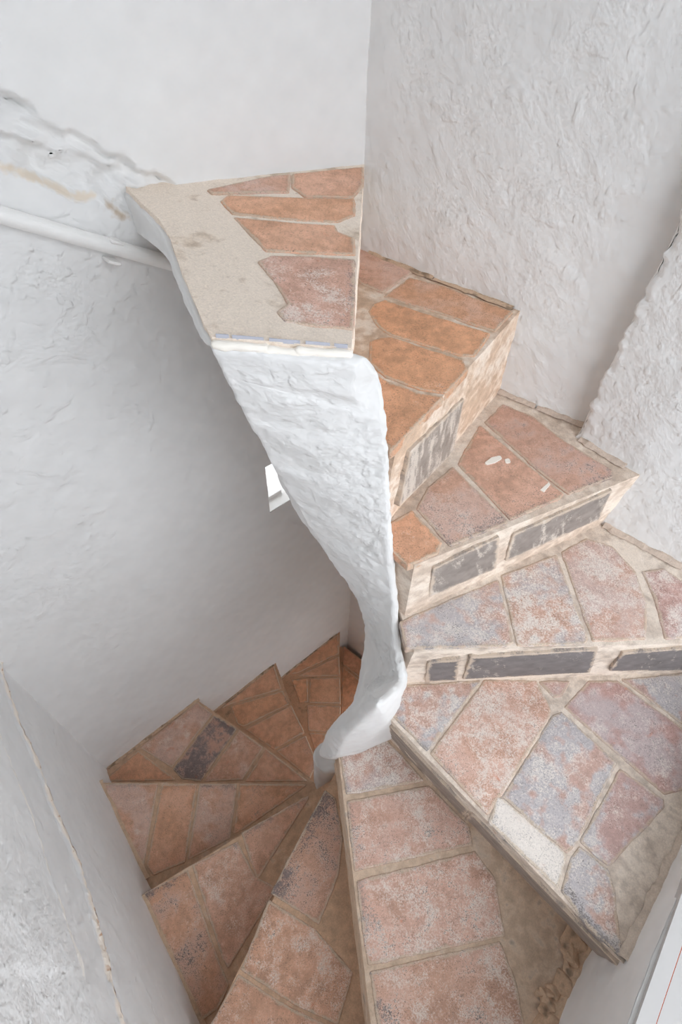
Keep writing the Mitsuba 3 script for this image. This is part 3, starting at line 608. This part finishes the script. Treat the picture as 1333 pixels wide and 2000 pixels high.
# soffit of the flight, from the string to the walls
def wall_hit(th):
    d = np.array([math.cos(th), math.sin(th)])
    x = LineString([C, C + d * 3]).intersection(ROOM.exterior)
    return np.array([x.x, x.y]) if x.geom_type == 'Point' else np.array(min(x.geoms, key=lambda g: g.distance(shapely.Point(*C))).coords[0])
TH_ = np.radians(np.linspace(78, -62, 30))
Lp = np.array([s[0] for s in STATIONS[:11]])
la = np.degrees(np.arctan2(Lp[:, 1] - C[1], Lp[:, 0] - C[0]))
o = np.argsort(la)
rows = []
for th in TH_:
    a = math.degrees(th)
    zi = np.interp(a, la[o], Lp[o, 2])
    zi = zi + 0.035
    wz = np.interp(a, [-90, -40, -15, 15, 45, 78], [1.62, 1.86, 2.06, 2.28, 2.55, 2.93])
    w = wall_hit(th)
    i0 = C + 0.275 * np.array([math.cos(th), math.sin(th)])
    row = []
    for s in np.linspace(0, 1, 10):
        p = i0 + (w - i0) * s
        row.append([*p, zi + (wz - zi) * (1 - (1 - s) ** 1.6)])
    rows.append(row)
G = np.array(rows)
h, w_, _ = G.shape
i = np.arange(h * w_).reshape(h, w_)
Q = np.stack([i[:-1, :-1], i[1:, :-1], i[1:, 1:], i[:-1, 1:]], -1).reshape(-1, 4)
sf = trimesh.Trimesh(G.reshape(-1, 3), np.vstack([Q[:, :3], Q[:, [0, 2, 3]]]), process=False)
kk = obj(f'{STAIR}__soffit', sf, 'plaster', True)
labels[kk] = {'label': 'white plastered underside of the upper flight'}

# ---------------------------------------------------------------- things
def tube(path, r, n=20):
    path = np.array(path, float)
    t = np.gradient(path, axis=0)
    t /= np.linalg.norm(t, axis=1, keepdims=True)
    b = np.cross(t, [0, 1, 0])
    b /= np.linalg.norm(b, axis=1, keepdims=True)
    c = np.cross(t, b)
    a = np.arange(n) * 2 * np.pi / n
    V = path[:, None] + r * (np.cos(a)[None, :, None] * b[:, None] + np.sin(a)[None, :, None] * c[:, None])
    i = np.arange(len(path) * n).reshape(len(path), n)
    j = np.roll(i, -1, 1)
    Q = np.stack([i[:-1], i[1:], j[1:], j[:-1]], -1).reshape(-1, 4)
    return trimesh.Trimesh(V.reshape(-1, 3), np.vstack([Q[:, :3], Q[:, [0, 2, 3]]]), process=False)
PIPE = [(-0.30, 3.372), (0.0, 3.204), (0.261, 3.064), (0.416, 2.977), (0.612, 2.864), (0.80, 2.755)]
pp = densify(PIPE, 0.03)
pp = np.stack([pp[:, 0], np.full(len(pp), 1.224), pp[:, 1]], 1)
pp[:, 2] += 0.010 + (nfbm(pp * 5, 2, 3) - 0.5) * 0.006
labels['wall_pipe'] = {'label': 'white painted pipe running slantwise along the back wall below the scar', 'category': 'pipe'}
obj('wall_pipe__tube', tube(pp, 0.0165), 'pipe_paint', True)
for s, r in ((1, 0), (-1, 0)):
    c = np.array([0.449, 1.222, 2.957]) + np.array([0.009, 0, 0.0195]) * s
    q = m3.Manifold.batch_hull([ball(c + [dx, dy, -0.5 * dx], 0.004) for dx in (-0.010, 0.010) for dy in (-0.012, 0.016)])
    obj('wall_pipe__clip', detail(q, 0.01), 'pipe_paint', True)

# joints of dirty mortar where the treads meet the walls
def fillet(a, b, zf, size, seed):
    a, b = np.array(a, float), np.array(b, float)
    n = max(3, int(np.linalg.norm(b - a) / 0.012))
    t = (b - a) / np.linalg.norm(b - a)
    nn = np.array([-t[1], t[0]])
    V, F = [], []
    for i in range(n + 1):
        p = a + (b - a) * i / n
        z = float(zf(p[None])[0])
        w = size * (0.45 + 1.1 * nfbm(np.array([*p * 45, seed]), 3, seed))
        h = size * (0.4 + 1.0 * nfbm(np.array([*p * 45, seed + 9.0]), 3, seed + 3))
        V += [[*(p - nn * 0.012), z + h * 1.1], [*(p + nn * 0.3 * w), z + h * 0.9], [*(p + nn * w * 1.3), z + 0.0005], [*(p - nn * 0.012), z - 0.004]]
    i = np.arange(n)[:, None] * 4
    for k in range(3):
        F += [np.hstack([i + k, i + 4 + k, i + 5 + k]), np.hstack([i + k, i + 5 + k, i + 1 + k])]
    F = np.vstack(F)
    return trimesh.Trimesh(np.array(V), F[:, ::-1], process=False)
JOINTS = [(2, (1.300, 0.70), (1.262, 0.955), 0.007, 1), (2, (1.262, 0.955), (1.235, 1.20), 0.010, 2), (3, (1.372, 0.41), (1.338, 0.55), 0.011, 3), (3, (1.336, 0.555), (1.312, 0.68), 0.010, 13), (3, (1.304, 0.24), (1.308, 0.385), 0.010, 4), (4, (1.338, -0.02), (1.306, 0.21), 0.012, 5),
          (10, (0.24, 1.242), (-0.26, 1.242), 0.007, 6), (11, (0.70, 1.242), (0.25, 1.242), 0.006, 7), (12, (1.20, 1.242), (0.72, 1.242), 0.005, 8), (9, (-0.285, 1.10), (-0.308, 0.66), 0.008, 9), (8, (-0.312, 0.56), (-0.333, 0.15), 0.007, 10),
          (5, (0.495, -0.412), (0.95, -0.385), 0.010, 11), (6, (0.02, -0.45), (0.54, -0.415), 0.022, 12)]
for k_, a_, b_, size, seed in JOINTS:
    sk = f'{STAIR}__step_{k_ - 1:03d}' if k_ > 1 else f'{STAIR}__step'
    dark = 0.75 if k_ in (1, 2, 10, 11, 12) else 0.4
    if k_ == 10:
        a_, b_ = b_, a_
    a_, b_ = np.array(a_), np.array(b_)
    t_ = b_ - a_
    if (np.array([-t_[1], t_[0]]) @ (np.array([0.5, 0.45]) - a_)) < 0:
        a_, b_ = b_, a_
    m = fillet(a_, b_, z_top(k_), size, seed)
    kk = obj(f'{sk}__wall_joint', m, 'mortar', uv=puv(m, (0.0 if k_ == 5 else 0.2, 0.5 if k_ in (3, 4, 5) else 0.0, 0.25, dark)))
    labels[kk] = {'label': 'dirty mortar joint along the wall'}

# crumbled mortar at the broken right end of the sixth tread from the top
rng = np.random.default_rng(5)
for i in range(14):
    u = rng.random()
    c = np.array([0.535, -0.395, LEVEL[5] + 0.006]) * (1 - u) + np.array([0.33, -0.405, LEVEL[5] + 0.006]) * u + np.array([rng.normal() * 0.012, abs(rng.normal()) * 0.018, 0])
    r = 0.008 + 0.010 * rng.random()
    q = m3.Manifold.batch_hull([ball(c + rng.normal(size=3) * r * [1.2, 1.2, 0.5], r * 0.5) for _ in range(6)])
    m = detail(q, 0.012)
    obj(f'{STAIR}__step_005__rubble', m, 'mortar', smooth=True, uv=puv(m, (0.3, 0.0, 0.3, 0.55)))

# spots of white paint on the third tread, a thin blue wash line along the edge of the topmost tread
def spot(k_, pts, mat, name, seed):
    t = slab(pts, z_top(k_), 0.004, step=0.005, amp=0.0018, bevel=0.0006, seed=seed, rise=0.0033, grow=0.0)
    obj(f'{STAIR}__step{"" if k_ == 1 else f"_{k_ - 1:03d}"}__{name}', t, mat)
for i, pts in enumerate(SPOTS):
    spot(3, pts, 'cream', 'paint_spot', 700 + i)
for i, (s, e) in enumerate([(0.03, 0.12), (0.14, 0.36), (0.40, 0.62), (0.66, 0.84), (0.87, 0.97)]):
    p, q = A[:2] + (B - A)[:2] * s, A[:2] + (B - A)[:2] * e
    nn = np.array([0.64, 0.77]) * (0.0013 + 0.0008 * (i % 2))
    spot(1, [p, q, q + nn, p + nn], 'blue_wash', 'blue_wash', 720 + i)

# lump of grey mortar in the corner hole at the end of the long lower tread
lum = m3.Manifold.batch_hull([ball(p, 0.016) for p in ((0.512, -0.432, 1.772), (0.54, -0.452, 1.80), (0.50, -0.47, 1.80), (0.528, -0.43, 1.80), (0.49, -0.455, 1.77))])
m = detail(lum, 0.006)
v = np.array(m.vertices)
v = v + m.vertex_normals * ((nfbm(v * 50, 3, 41) - 0.5) * 0.010)[:, None]
k = obj('wall_front__mortar_lump', trimesh.Trimesh(v, m.faces, process=False), 'concrete', True)
labels[k] = {'label': 'grey lump of mortar in the corner'}
